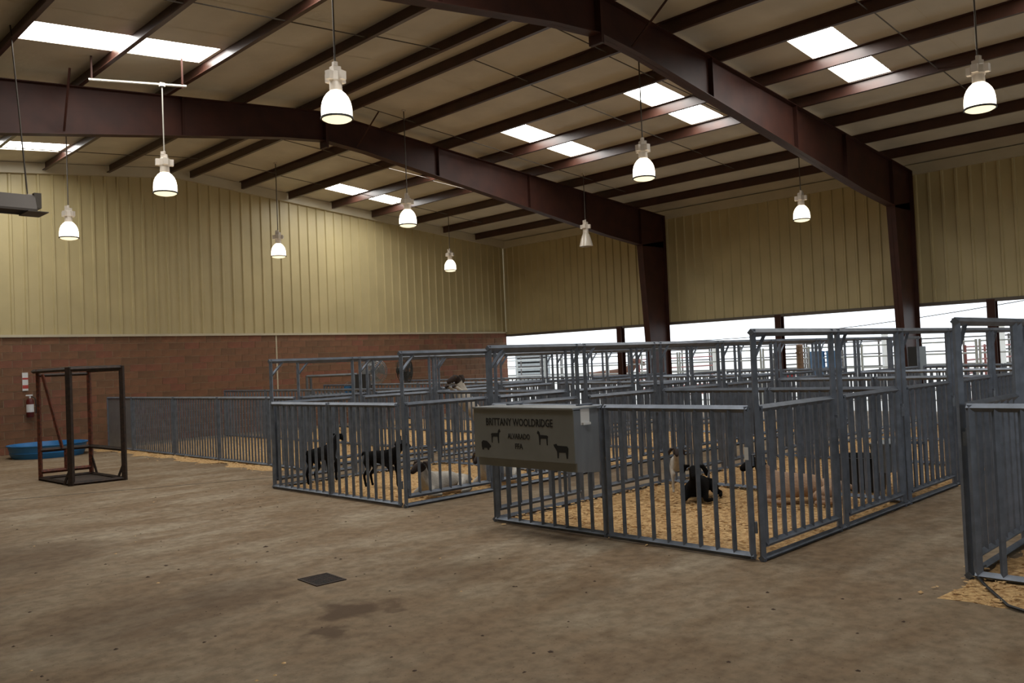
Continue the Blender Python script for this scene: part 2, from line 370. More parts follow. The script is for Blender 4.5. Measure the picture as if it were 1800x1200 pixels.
lamps = [(5.62, 8.42, 'lit high-bay lamp hanging largest, left of the roof ridge', 1), (5.70, 13.5, 'lit high-bay lamp on pale rod below the conduit, upper left', 1),
         (5.9, 18.8, 'lit high-bay lamp beside the tube heater, in front of tan wall', 1), (11.1, 19.5, 'small lit high-bay lamp in front of the middle of tan wall', 1),
         (11.0, 14.0, 'lit high-bay lamp hanging just below the farther portal frame', 1), (17.4, 20.1, 'smallest lit high-bay lamp, hanging near the far wall corner', 1),
         (17.0, 14.2, 'unlit high-bay lamp with clear conical refractor beside the farther column', 0), (11.5, 8.3, 'lit high-bay lamp hanging centrally under the paired skylights', 1),
         (18.3, 8.9, 'lit high-bay lamp beside the nearer column, by right wall', 1), (11.8, 3.3, 'lit high-bay lamp hanging at the upper right picture edge', 1)]
for (x, y, lab, on) in lamps:
    t = thing('high_bay_lamp', lab, 'lamp', (x, y, ZL), random.uniform(0, 1.5), 'hanging barn lamps')
    if on: rf = link('reflector', me_dome, t); link('lens', me_lens, rf); rg = link('clamp_ring', me_ring, rf)
    else: link('reflector', me_domeu, t)
    link('neck', me_neck, t); bh = link('ballast_housing', me_house, t); link('hanger_cap', me_cap, bh)
    zt = zroof(x)-ZL if abs(x-5.7) > .01 else 6.36-ZL
    MB().tube([(0, 0, .72), (0, 0, zt)], .011, 8).build('suspension_rod', M_conduit if abs(x-5.7) < .01 else M_rod, t)
    MB().lathe([(0, zt-.03), (.045, zt-.03), (.045, zt), (0, zt)], 10).build('ceiling_cup', M_cream, t)
cd = thing('conduit_pipe', 'pale horizontal conduit under the left roof slope holding a lamp', 'pipe', (5.7, 13.5, 6.36))
MB().tube([(-1.0, .36, -.02), (.36, -.1, .02)], .022, 8).build('pipe', M_conduit, cd)
MB().box((0, 0, 0), (.08, .06, .06)).build('junction_box', M_cream, cd)
for xx, y_ in ((-.96, .345), (.3, -.085)): MB().b2((xx-.012, y_-.012, -.02), (xx+.012, y_+.012, zroof(5.7+xx)-6.36)).build('hanger_strap', M_red, cd)
# tube heater at the left edge
ht = thing('tube_heater', 'dark hooded tube heater hanging at the left picture edge', 'heater', (2.2, 13.0, 4.0))
hp = [(-.20, 0), (-.20, .03), (-.11, .235), (.11, .235), (.20, .03), (.20, 0), (.185, 0), (.185, .027), (.10, .22), (-.10, .22), (-.185, .027), (-.185, 0)]
MB().prism(hp, lambda a, b, t: (t, a, b), -1.6, 1.42).build('hood', mat('heater_hood', (.09, .075, .065), .45, .4), ht)
MB().tube([(-1.7, 0, .09), (1.46, 0, .09)], .05, 12).build('burner_tube', M_dark, ht, True)
MB().b2((1.41, -.12, .06), (1.50, .12, .27)).build('end_cap', M_rod, ht)
MB().b2((1.30, -.22, -.012), (1.56, .22, 0)).build('end_flange', M_rod, ht)
for xx, xt in ((1.36, 1.2), (-1.5, -1.5)):
    MB().tube([(xx, 0, .23), (xt, .0, zroof(2.2+xt)-4.0)], .012, 6).build('hanger_rod', M_rod, ht)
    MB().b2((xx-.03, -.1, .22), (xx+.03, .1, .25)).build('hanger_clip', M_cream, ht)
# pull cord seen under the biggest lamp, hanging from the ridge plate
# ------------------------------------------------------------------ pen gates
ML = {}
def gate_meshes(L, tall, dense):
    k = (round(L, 3), tall, dense)
    if k in ML: return ML[k]
    d = {}; P = .04
    if tall:
        xa, xb = .035, L-.105
        d['post'] = [MB().bar((x_, 0, 0), (x_, 0, 1.83), P).mesh('post', M_steel) for x_ in (xa, xb)]
        d['header_rail'] = [MB().bar((.005, 0, 1.805), (L-.005, 0, 1.805), .045).mesh('header_rail', M_steel)]
        d['corner_brace'] = [MB().bar((xa+.01, 0, 1.60), (xa+.19, 0, 1.79), .028).mesh('corner_brace', M_steel)]
        d['ground_rail'] = [MB().bar((.005, 0, .025), (L-.005, 0, .025), .04).mesh('ground_rail', M_steel)]
        ga, gb, zb = .085, L-.165, .13
    else:
        ga, gb, zb = .03, L-.03, .04
    d['stile'] = [MB().bar((x_, 0, zb-.02), (x_, 0, 1.22), .042).mesh('stile', M_steel) for x_ in (ga, gb)]
    d['top_rail'] = [MB().bar((ga-.02, 0, 1.2), (gb+.02, 0, 1.2), .042).mesh('top_rail', M_steel)]
    d['bottom_rail'] = [MB().bar((ga-.02, 0, zb), (gb+.02, 0, zb), .042).mesh('bottom_rail', M_steel)]
    n = round((gb-ga)/(.115 if dense else .15)); bars = [ga+(gb-ga)*i/n for i in range(1, n)]
    BS = .026 if dense else .032
    d['bar'] = (MB().bar((0, 0, zb), (0, 0, 1.2), BS).mesh('bar', M_steel), bars)
    allb = MB()
    for x_ in bars: allb.bar((x_, 0, zb), (x_, 0, 1.2), BS)
    d['bars'] = allb.mesh('bar_infill', M_steel)
    lt = MB(); lt.box((gb+.035, -.03, .98), (.07, .03, .10)); lt.box((gb+.03, -.035, 1.04), (.03, .03, .03))
    d['latch'] = lt.mesh('latch', M_steel)
    hg = MB(); hg.tube([(ga-.03, -.01, 0), (ga-.03, -.01, .09)], .016, 8); hg.box((ga-.015, -.01, .045), (.04, .012, .03))
    d['hinge'] = hg.mesh('hinge', M_steel)
    ML[k] = d; return d
def gate(x, y, rz, L, tall, label, dense=False, sheet=False, group='pen gates and panels'):
    d = gate_meshes(L, tall, dense)
    t = thing('tall_pen_gate' if tall else 'pen_panel', label, 'gate' if tall else 'fence panel', (x, y, 0), rz, group)
    st = None
    for k in ('post', 'header_rail', 'corner_brace', 'ground_rail', 'stile', 'top_rail', 'bottom_rail'):
        for me in d.get(k, []): last = link(k, me, t); st = last if k == 'stile' else st
    c = Vector((x, y, 0)) + Matrix.Rotation(rz, 3, 'Z') @ Vector((L/2, 0, .6))
    u_, v_, dd = px(c)
    if sheet: MB().b2((.04, -.006, .06), (L-.04, .006, 1.19)).build('sheet', M_grey, t)
    elif 0 < dd < 12.5 and not dense:
        me, bars = d['bar']
        for x_ in bars: link('bar', me, t, (x_, 0, 0))
    elif dense and dd < 15 and group.startswith('front'):
        me, bars = d['bar']
        for x_ in bars: link('bar', me, t, (x_, 0, 0))
    else: tag(link('bar_infill', d['bars'], t), None, None, None, 'stuff')
    if 0 < dd < 12: link('latch', d['latch'], st); [link('hinge', d['hinge'], st, (0, 0, z)) for z in (.22, .75)]
    return t
ORD = ['first', 'second', 'third', 'fourth', 'fifth', 'sixth', 'seventh', 'eighth']
G5 = 5*FT
def block(xs, ya, yb, n, name, right=True, left=True):
    """ya < yb; gates along +X on both aisles, panels across every two gates"""
    for i in range(n):
        if right: gate(xs+i*G5, ya, 0, G5, True, f'tall grey barred gate, {ORD[i]} from the front, right side of {name}')
        if left: gate(xs+i*G5, yb, 0, G5, True, f'tall grey barred gate, {ORD[i]} from the front, left side of {name}')
    hw = (yb-ya-.08)/2
    for k in range(n//2+1):
        who = 'front' if k == 0 else f'{ORD[k-1]} cross divider'
        for h_, side in ((0, 'right'), (1, 'left')):
            gate(xs+k*2*G5, ya+.04+h_*hw, math.pi/2, hw, False, f'low grey barred panel, {side} half of the {who} of {name}', dense=(k > 0))
block(X0, Y1, Y1+10*FT, 8, 'the feed-box pens')
block(X0, Y1+15*FT, Y1+25*FT, 8, 'the lying-goat pens')
QX, QY = 6.42, 2.035
block(QX, QY-10*FT, QY, 8, 'the right-edge pens', right=False)
# block along the end wall: low closely barred front, tall gates on its right side
FX, FY = 7.4, 12.57
for i in range(7): gate(FX+i*G5, FY, 0, G5, True, f'tall grey barred gate, {ORD[i]} from the front, side of the brick-wall pens')
fy = [FY+.05, 13.56, 15.45, 17.45, 19.68, 21.2]
labs = ['closely barred low panel nearest the tall gates, front of the brick-wall pens', 'closely barred low panel over the widest straw spill, brick-wall pens', 'closely barred low panel in the middle of the brick-wall pen front',
        'closely barred low panel beside the solid sheet panel, brick-wall pens', 'solid grey sheet panel where the pen front meets the brick wall']
for i in range(5): gate(FX, fy[i], math.pi/2, fy[i+1]-fy[i], False, labs[i], dense=True, sheet=(i == 4), group='front panels of the brick-wall pens')
for k, xx in enumerate((FX+2*G5, FX+4*G5, FX+6*G5)):
    for i in range(4):
        a = FY+.05+i*2.2; gate(xx, a, math.pi/2, 2.2, False, f'low barred panel, {ORD[i]} from the aisle, {ORD[k]} cross divider of the brick-wall pens', group='dividers of the brick-wall pens')
# ------------------------------------------------------------------ bedding
def bedding(name, label, xa, xb, ya, yb, nchip, spill=.12, seed=1, zc=.03):
    rnd = random.Random(seed); nx, ny = max(8, int((xb-xa)/.16)), max(8, int((yb-ya)/.16)); vs = []; fs = []
    ph = [rnd.uniform(0, 6) for _ in range(8)]
    for i in range(nx+1):
        for k in range(ny+1):
            u_, v_ = i/nx, k/ny; ex = (math.sin(ph[0]+v_*23)+math.sin(ph[1]+v_*51)+rnd.uniform(-1, 1))*spill*.35; ey = (math.sin(ph[2]+u_*23)+math.sin(ph[3]+u_*57)+rnd.uniform(-1, 1))*spill*.35
            x_ = xa+(xb-xa)*u_ + (ex if i in (0, nx) else 0); y_ = ya+(yb-ya)*v_ + (ey if k in (0, ny) else 0)
            edge = i in (0, nx) or k in (0, ny)
            vs.append((x_, y_, .001 if edge else zc*(.6+.4*math.sin(x_*3+ph[4])*math.sin(y_*3.4+ph[5]))+rnd.uniform(-.006, .006)))
    for i in range(nx):
        for k in range(ny): a = i*(ny+1)+k; fs.append((a, a+ny+1, a+ny+2, a+1))
    mb = MB().add(vs, fs, 0)
    for _ in range(nchip):
        edge = rnd.random() < .3
        x_, y_ = rnd.uniform(xa-.02, xb+.02), rnd.uniform(ya-.02, yb+.02)
        if edge: x_ += rnd.gauss(0, spill*1.2); y_ += rnd.gauss(0, spill*1.2)
        inside = xa < x_ < xb and ya < y_ < yb
        z_ = (zc*1.05 if inside else .006)+rnd.uniform(0, .012); s_ = rnd.uniform(.008, .023); R = Matrix.Rotation(rnd.uniform(0, 6.3), 3, 'Z') @ Matrix.Rotation(rnd.uniform(-.6, .6), 3, 'X')
        q = [R @ Vector((a*s_, b*s_*.5, 0)) + Vector((x_, y_, z_)) for a, b in ((-1, -1), (1, -1), (1, 1), (-1, 1))]
        mb.add(q, [(0, 1, 2, 3)], 1)
    return tag(mb.build(name, [M_shav, M_chip]), label, 'bedding', None, 'stuff')
bedding('wood_shavings', 'golden wood shavings covering the floor of the feed-box pens', X0+.06, X0+8*G5, Y1+.06, Y1+10*FT-.06, 16000, .05, 1)
bedding('wood_shavings', 'wood shavings covering the floor of the lying-goat pens', X0+.06, X0+8*G5, Y1+15*FT+.06, Y1+25*FT-.06, 9000, .05, 2)
bedding('wood_shavings', 'wood shavings spilling from the pen at the right edge', QX-.55, QX+8*G5, QY-10*FT-.3, QY-.03, 14000, .10, 3, .02)
bedding('wood_shavings', 'pale straw-coloured shavings spilling from the brick-wall pens', FX-.32, FX+6*G5, FY+.1, YW-1.0, 12000, .22, 4, .02)
# ------------------------------------------------------------------ feed box with the painted front
fb = thing('feed_box', 'grey sheet metal feed box with black lettering hung on front pen', 'feed box', (5.6, 4.92, .72))
BW, BD, BH = 1.27, .34, .48
M_panel = mat('dull_grey_panel', (.215, .22, .21), .55, .2, .1, 5)
MB().prism([(0, .02), (0, BH), (BD, BH+.01), (BD, -.09), (.03, -.06), (.03, .02)], lambda a, b, t: (a, t, b), .012, BW).build('body', M_panel, fb)
fp = MB().b2((-.006, -.012, .02), (0, BW+.012, BH+.012)).build('front_panel', M_panel, fb)
MB().prism([(.0, .02), (.0, BH), (BD, BH), (BD, -.09), (.03, -.06), (.03, .02)], lambda a, b, t: (a, t, b), -.004, .012).build('end_panel', M_boxside, fb)
MB().b2((-.02, -.016, BH+.01), (BD+.02, BW+.016, BH+.026)).build('lid', M_grey, fb)
MB().b2((.0, -.008, .03), (.03, -.004, BH)).build('edge_trim', M_boxside, fb)
hs = MB(); hs.b2((.10, -.006, BH-.13), (.22, 0, BH+.01)); hs.b2((.11, -.03, BH-.13), (.21, -.006, BH-.11)); hs.build('hasp', M_white, fb)
for yy in (.18, BW-.18): MB().b2((BD-.06, yy-.02, BH+.026), (BD+.14, yy+.02, BH+.04)).build('hook', M_steel, fb)
def text_mesh(body, h, wd, yc, zc, name='lettering'):
    cu = bpy.data.curves.new('txt', 'FONT'); cu.body = body; cu.align_x = 'CENTER'; cu.align_y = 'CENTER'; cu.size = 1; cu.extrude = .004; cu.resolution_u = 2; cu.offset = .012
    ob = bpy.data.objects.new('txt', cu); C.objects.link(ob); dg = bpy.context.evaluated_depsgraph_get(); me = bpy.data.meshes.new_from_object(ob.evaluated_get(dg)); bpy.data.objects.remove(ob)
    xs = [v.co.x for v in me.vertices]; ys = [v.co.y for v in me.vertices]; sx = wd/(max(xs)-min(xs)); sy = h/(max(ys)-min(ys)); cx, cy = (max(xs)+min(xs))/2, (max(ys)+min(ys))/2
    for v in me.vertices: x_, y_, z_ = v.co; v.co = (-.0075-z_*.3, yc-(x_-cx)*sx, zc+(y_-cy)*sy)
    me.materials.clear(); me.materials.append(M_print); o = link(name, me, fp); return o
# front faces -X, so the reading direction runs along -Y
tag(text_mesh('BRITTANY WOOLDRIDGE', .072, .87, .67, .368), 'black lettering of the top line')
tag(text_mesh('ALVARADO', .052, .29, .67, .238), 'black lettering of the middle line')
tag(text_mesh('FFA', .052, .10, .67, .145), 'black lettering of the bottom line')
def silhouette(pts, cy, cz, wd, ht_, name, lab):
    mb = MB(); p = [(cy-a*wd, cz+b*ht_) for a, b in pts]; mb.prism(p, lambda a, b, t: (t, a, b), -.0075, -.006)
    tag(mb.build(name, M_print, fp), lab)
goat_s = [(-.42, -.5), (-.34, -.5), (-.30, -.05), (.18, -.05), (.24, -.5), (.32, -.5), (.34, .02), (.38, .22), (.50, .30), (.47, .40), (.40, .50), (.35, .46), (.27, .38), (.22, .2), (-.38, .18), (-.48, .10), (-.44, .0)]
cow_s = [(.42, -.5), (.34, -.5), (.30, -.1), (-.14, -.12), (-.18, -.5), (-.26, -.5), (-.28, -.05), (-.36, .12), (-.46, .28), (-.5, .42), (-.30, .48), (-.24, .36), (.40, .34), (.48, .2), (.46, -.1)]
pig_s = [(-.38, -.5), (-.26, -.5), (-.2, -.3), (.12, -.3), (.18, -.5), (.28, -.5), (.32, -.25), (.5, -.2), (.5, -.02), (.34, .2), (.1, .45), (-.3, .5), (-.46, .3), (-.46, -.1)]
silhouette(goat_s, .98, .234, .135, .135, 'goat_silhouette', 'black painted goat facing right')
silhouette([(-a, b) for a, b in goat_s], .363, .234, .14, .13, 'goat_silhouette', 'black painted goat facing left')
silhouette(pig_s, 1.12, .14, .135, .09, 'pig_silhouette', 'black painted pig')
silhouette(cow_s, .145, .125, .18, .13, 'steer_silhouette', 'black painted steer')
# ------------------------------------------------------------------ animals
def skin(nodes, edges, root, sub=1):
    me = bpy.data.meshes.new('skel'); idx = {k: i for i, k in enumerate(nodes)}
    me.from_pydata([v[0] for v in nodes.values()], [(idx[a], idx[b]) for a, b in edges], [])
    ob = bpy.data.objects.new('skel', me); C.objects.link(ob)
    md = ob.modifiers.new('s', 'SKIN'); md.use_smooth_shade = True; md.branch_smoothing = .6
    sv = me.skin_vertices[0].data
    for i, (k, v) in enumerate(nodes.items()):
        r = v[1]; sv[i].radius = r if isinstance(r, tuple) else (r, r); sv[i].use_root = (k == root)
    sb = ob.modifiers.new('d', 'SUBSURF'); sb.levels = sub+1; sb.render_levels = sub+1
    dg = bpy.context.evaluated_depsgraph_get(); out = bpy.data.meshes.new_from_object(ob.evaluated_get(dg)); bpy.data.objects.remove(ob)
    out.polygons.foreach_set('use_smooth', [True]*len(out.polygons)); return out
def both(d, e, chain, mirror=True):
    for s, sfx in ((1, 'l'), (-1, 'r')):
        prev = chain[0]
        for nm, (x, y, z), r in chain[1]:
            d[nm+sfx] = ((x, y*s, z), r); e.append((prev, nm+sfx)); prev = nm+sfx
def stand():
    d = {'pel': ((-.30, 0, .60), (.125, .135)), 'mid': ((0, 0, .575), (.15, .165)), 'che': ((.27, 0, .585), (.125, .15)), 'nk': ((.40, 0, .71), (.065, .085)), 'hb': ((.49, 0, .86), (.062, .068)), 'mz': ((.62, 0, .80), (.04, .045)), 'ns': ((.68, 0, .765), (.03, .032)), 'tl': ((-.44, 0, .66), .03), 'tt': ((-.48, 0, .58), .015)}
    e = [('pel', 'mid'), ('mid', 'che'), ('che', 'nk'), ('nk', 'hb'), ('hb', 'mz'), ('mz', 'ns'), ('pel', 'tl'), ('tl', 'tt')]
    both(d, e, ('che', [('fs', (.27, .085, .42), .055), ('fk', (.285, .09, .25), .030), ('ff', (.275, .09, .07), .022), ('fh', (.295, .09, .015), .026)]))
    both(d, e, ('pel', [('ht', (-.31, .09, .46), .08), ('hk', (-.23, .10, .36), .05), ('hh', (-.365, .095, .23), .028), ('hf', (-.335, .095, .07), .022), ('hx', (-.315, .095, .015), .026)]))
    return d, e, (.49, .86, 0), 'pel'
def lie():
    d = {'pel': ((-.30, 0, .155), (.13, .14)), 'mid': ((0, 0, .17), (.155, .16)), 'che': ((.27, 0, .17), (.125, .15)), 'nk': ((.38, 0, .29), (.068, .085)), 'hb': ((.45, .0, .43), (.062, .068)), 'mz': ((.57, .02, .37), (.04, .045)), 'ns': ((.63, .03, .335), (.03, .032)), 'tl': ((-.44, 0, .17), .03), 'tt': ((-.49, 0, .10), .015)}
    e = [('pel', 'mid'), ('mid', 'che'), ('che', 'nk'), ('nk', 'hb'), ('hb', 'mz'), ('mz', 'ns'), ('pel', 'tl'), ('tl', 'tt')]
    both(d, e, ('che', [('fs', (.33, .11, .10), .05), ('fk', (.44, .13, .05), .032), ('ff', (.30, .17, .032), .024), ('fh', (.24, .18, .028), .025)]))
    both(d, e, ('pel', [('ht', (-.22, .13, .13), .085), ('hk', (-.05, .19, .08), .045), ('hh', (-.26, .22, .035), .03), ('hf', (-.10, .235, .03), .024), ('hx', (-.05, .24, .028), .025)]))
    return d, e, (.45, .43, 0), 'pel'
def climb():
    d = {'pel': ((-.42, 0, .62), (.125, .135)), 'mid': ((-.22, 0, .83), (.14, .155)), 'che': ((-.04, 0, 1.04), (.12, .145)), 'nk': ((.03, 0, 1.22), (.075, .095)), 'hb': ((.13, 0, 1.40), (.066, .072)), 'mz': ((.27, 0, 1.35), (.042, .048)), 'ns': ((.33, 0, 1.315), (.032, .034)), 'tl': ((-.54, 0, .56), .03), 'tt': ((-.60, 0, .48), .015)}
    e = [('pel', 'mid'), ('mid', 'che'), ('che', 'nk'), ('nk', 'hb'), ('hb', 'mz'), ('mz', 'ns'), ('pel', 'tl'), ('tl', 'tt')]
    both(d, e, ('che', [('fs', (.05, .09, .98), .052), ('fk', (.10, .10, 1.17), .032), ('ff', (.24, .10, 1.255), .024), ('fh', (.30, .10, 1.245), .026)]))
    both(d, e, ('pel', [('ht', (-.40, .09, .48), .08), ('hk', (-.30, .10, .36), .048), ('hh', (-.44, .095, .22), .028), ('hf', (-.40, .095, .07), .022), ('hx', (-.38, .095, .015), .026)]))
    return d, e, (.13, 1.40, 0), 'pel'
M_gw = mat('white_goat_coat', (.62, .57, .50), .85, 0, .15, 14, .4, 60); M_gd = mat('dark_brown_coat', (.035, .018, .012), .8, 0, .3, 12, .3, 60)
M_gk = mat('black_goat_coat', (.005, .005, .005), 1, 0, 0, 12, .3, 60, col2=(.009, .008, .008)); M_gt = mat('tan_sheep_coat', (.50, .33, .22), .9, 0, .2, 16, .6, 50)
M_eye = mat('amber_eye', (.12, .06, .01), .2); M_cow = mat('brown_cattle_coat', (.12, .045, .02), .75, 0, .3, 6)
M_gk.node_tree.nodes['Principled BSDF'].inputs['Specular IOR Level'].default_value = .1
base_cache = {}
def animal(name, label, cat, pose, x, y, rz, body, head, scale=1, headcut=None, group=None, ear=1, zoff=.035):
    nodes, edges, hd, root = pose()
    key = (pose.__name__,)
    if key not in base_cache: base_cache[key] = skin(nodes, edges, root)
    me = base_cache[key].copy(); me.name = name+'_body'; me.materials.clear(); me.materials.append(body); me.materials.append(head)
    hb = Vector(nodes['hb'][0]); nk = Vector(nodes['nk'][0]); ax = (hb-nk).normalized()
    lim = headcut if headcut is not None else -.02
    for p in me.polygons:
        c = p.center
        p.material_index = 1 if ((c-hb).dot(ax) > lim-.05 and (c-hb).length < .32 and c.x > nk.x-.05) else 0
    t = thing(name, label, cat, (x, y, zoff), rz, group); t.scale = (scale,)*3
    bd = link('body', me, t)
    for s in (1, -1):
        em = MB(); pts = []; b = hb + Vector((-.015, .055*s, .03))
        em.tube([b, b+Vector((-.02, .05*s, -.01)), b+Vector((-.02, .085*s, -.07*ear)), b+Vector((-.01, .09*s, -.125*ear))], [.012, .03, .03, .008], 8)
        em.build('ear', head, bd, True)
        ey = MB(); c = hb + Vector((.055, .048*s, .005)); ey.lathe([(0, -.012), (.009, -.008), (.012, 0), (.009, .008), (0, .012)], 8, c); ey.build('eye', M_eye, bd, True)
    return t
# lying-goat pens
animal('goat', 'white goat with dark brown head lying against the fence, nearest aisle corner', 'goat', lie, 6.95, 8.28, math.radians(183), M_gw, M_gd, .95, -.03, 'goats in the pens')
animal('goat', 'white goat with dark head lying second along the fence, behind the first', 'goat', lie, 7.98, 8.36, math.radians(190), M_gw, M_gd, .95, -.06, 'goats in the pens')
animal('goat', 'black goat standing behind the middle of the lying-goat pen front', 'goat', stand, 6.80, 9.42, math.radians(-75), M_gk, M_gk, .72, None, 'goats in the pens')
animal('goat', 'black goat standing behind the left corner of the lying-goat pen front', 'goat', stand, 6.62, 10.6, math.radians(20), M_gk, M_gk, .75, None, 'goats in the pens')
animal('goat', 'white goat with dark head rearing up with hooves on a rail', 'goat', climb, 9.42, 10.68, math.radians(176), M_gw, M_gd, 1.0, -.03, 'goats in the pens')
# feed-box pens
animal('goat', 'black goat lying behind the right half of the feed-box pen front', 'goat', lie, 8.2, 5.35, math.radians(205), M_gk, M_gk, .9, None, 'goats in the pens')
animal('goat', 'black goat half hidden below the lettered feed box', 'goat', lie, 9.8, 8.45, math.radians(180), M_gk, M_gk, .9, None, 'goats in the pens')
animal('sheep', 'pale tan sheep with dark head lying behind the feed-box pen side', 'sheep', lie, 8.55, 4.28, math.radians(125), M_gt, M_gk, 1.05, -.02, 'goats in the pens')
animal('goat', 'pale goat standing behind the latch side of the front panel', 'goat', stand, 8.5, 5.85, math.radians(215), M_gw, M_gd, .6, -.03, 'goats in the pens')
# ------------------------------------------------------------------ rusty holding frame at left
cg = thing('holding_frame', 'rusty steel upright livestock holding frame standing on open floor', 'metal frame', (4.45, 14.4, 0))
A, B_, D_, C_ = vr(0, 0, 0), vr(.78, -.08, 0), vr(-.05, 1.38, 0), vr(.73, 1.30, 0); H = 1.86
for nm, p, m, wd in (('near', A, M_rust, .075), ('right', B_, M_rust, .065), ('left', D_, M_redrust, .05), ('back', C_, M_redrust, .055)):
    MB().bar(p, p+vr(0, 0, H), wd).build('post', m, cg)
ZZ = lambda p, z: p+vr(0, 0, z)
for a, b, z, wd, m in ((A, B_, H-.03, .06, M_rust), (D_-vr(.02, .25, 0)+vr(0, .45, 0), A, H-.03, .05, M_rust), (D_, C_, H-.1, .04, M_rust), (B_, C_, H-.05, .045, M_rust), (A, B_, .03, .045, M_rust), (A, D_, .03, .045, M_rust), (D_, C_, .03, .04, M_rust), (B_, C_, .03, .04, M_rust)):
    MB().bar(ZZ(a, z), ZZ(b, z), wd).build('rail', m, cg)
for a, b, z in ((D_, C_, .50), (D_, C_, .14), (B_, C_, .50)): MB().bar(ZZ(a, z), ZZ(b, z), .05).build('lower_rail', M_redrust if z < .3 else M_rust, cg)
mid = (D_+C_)/2; MB().bar(ZZ(mid, .14), ZZ(mid, .5), .045).build('upright', M_redrust, cg)
MB().bar(ZZ(D_, H-.08)+vr(.06, -.03, 0), ZZ(D_, .52)+vr(.32, -.08, 0), .04).build('lever_arm', M_redrust, cg)
MB().bar(ZZ(C_, .38), ZZ(C_, .02)+vr(.05, -.12, 0), .03).build('foot_brace', M_rust, cg)
for p in (A, B_): MB().bar(ZZ(p, .3), ZZ(p, .03)+vr(-.09, .05, 0), .03).build('foot_brace', M_rust, cg)
MB().b2((.02, .02, .008), (.72, 1.28, .02)).build('floor_plate', M_rust, cg)
# blue pool
pool = thing('wading_pool', 'blue plastic wading pool on the floor by the brick wall', 'pool', (5.95, 20.75, 0))
n = 28; wallp = [(.70, 0), (.76, .12), (.745, .13), (.78, .255), (.81, .27), (.81, .285), (.75, .285), (.70, .13), (.66, .02), (.0, .02)]
MB().lathe(wallp, n).build('shell', M_blue, pool, True)
MB().lathe([(.0, 0), (.70, 0)], n).build('base', M_blue, pool)
# fire extinguisher, its sign, wooden crate
ex = thing('fire_extinguisher', 'fire extinguisher with white label hung on the brick wall', 'extinguisher', (5.93, 21.92, .84))
MB().lathe([(0, 0), (.07, 0), (.08, .02), (.08, .36), (.06, .42), (.025, .44), (0, .44)], 16).build('cylinder', mat('extinguisher_red', (.10, .012, .01), .35), ex, True)
MB().lathe([(.081, .12), (.081, .30)], 16).build('label', M_white, ex, True)
vb = MB(); vb.tube([(0, 0, .44), (0, 0, .49)], .022, 8); vb.box((-.02, -.02, .51), (.14, .03, .03)); vb.build('valve', M_white, ex)
MB().tube([(.03, -.02, .48), (.10, -.03, .44), (.12, -.03, .2), (.11, -.03, .08)], .012, 6).build('hose', M_black, ex)
MB().b2((-.02, .05, .15), (.02, .07, .35)).build('bracket', M_dark, ex)
sg_ = thing('extinguisher_sign', 'narrow white and red sign above the fire extinguisher', 'sign', (5.87, YW-.035, 1.46))
MB().b2((-.06, -.006, 0), (.06, .024, .42)).build('plate', M_white, sg_); MB().b2((-.06, -.009, .05), (.06, -.006, .13)).build('band', M_signred, sg_); MB().b2((-.06, -.009, .26), (.06, -.006, .30)).build('band', M_signred, sg_)
cr = thing('wooden_stand', 'brown wooden slatted stand by the brick wall, left picture edge', 'stand', (4.55, 21.55, 0))
for dx in (-.28, .28):
    for dy in (-.2, .2): MB().b2((dx-.03, dy-.03, 0), (dx+.03, dy+.03, .88)).build('leg', M_wood, cr)
for z in (.2, .5, .82): MB().b2((-.33, -.25, z), (.33, -.22, z+.1)).build('slat', M_wood, cr); MB().b2((.31, -.25, z), (.34, .25, z+.1)).build('slat', M_wood, cr)
MB().b2((-.34, -.26, .88), (.34, .26, .91)).build('top_board', M_wood, cr)
# crumbs of dirt and stray shavings on the open floor
rl = random.Random(11); lb = MB()
for _ in range(240):
    x_, y_ = rl.uniform(.8, 6.0), rl.uniform(.2, 12); s_ = rl.uniform(.006, .018)*(1.6 if rl.random() < .1 else 1); q0 = rl.uniform(0, 6.3)
    pts = [(x_+s_*rl.uniform(.5, 1.2)*math.cos(q0+k*1.2566), y_+s_*rl.uniform(.5, 1.2)*math.sin(q0+k*1.2566), .0005) for k in range(5)] + [(x_, y_, s_*.4)]
    lb.add(pts, [(k, (k+1) % 5, 5) for k in range(5)], 0 if rl.random() < .85 else 1)
tag(lb.build('floor_litter', [mat('dirt_crumb', (.06, .035, .02), .9), M_chip]), 'crumbs of dirt and stray shavings on the concrete floor', 'litter', None, 'stuff')
# floor drain
dr = thing('floor_drain', 'dark square drain grate set in the concrete floor', 'drain', (3.625, 5.88, 0), math.radians(-4))
MB().b2((-.125, -.155, .0), (.125, .155, .003)).build('pit_shade', M_black, dr)  # flat black plate stands in for the shade below the grate
g = MB(); g.b2((-.13, -.16, .002), (-.115, .16, .007)); g.b2((.115, -.16, .002), (.13, .16, .007)); g.b2((-.115, -.16, .002), (.115, -.145, .007)); g.b2((-.115, .145, .002), (.115, .16, .007)); g.build('rim', M_rust, dr)
for i in range(9): MB().b2((-.115, -.128+i*.032-.008, .003), (.115, -.128+i*.032+.008, .006)).build('slat', M_rust, dr)
# hose by the right hand pen
tag(MB().tube([(6.75, 2.02, .03), (6.52, 2.03, .03), (6.2, 1.86, .03), (6.0, 1.74, .03), (5.84, 1.63, .02), (5.78, 1.5, .015), (5.8, 1.2, .012), (5.9, .6, .012)], .011, 8).build('black_hose', M_black, None, True), 'thin black hose trailing from the right-edge pen over the shavings', 'hose')
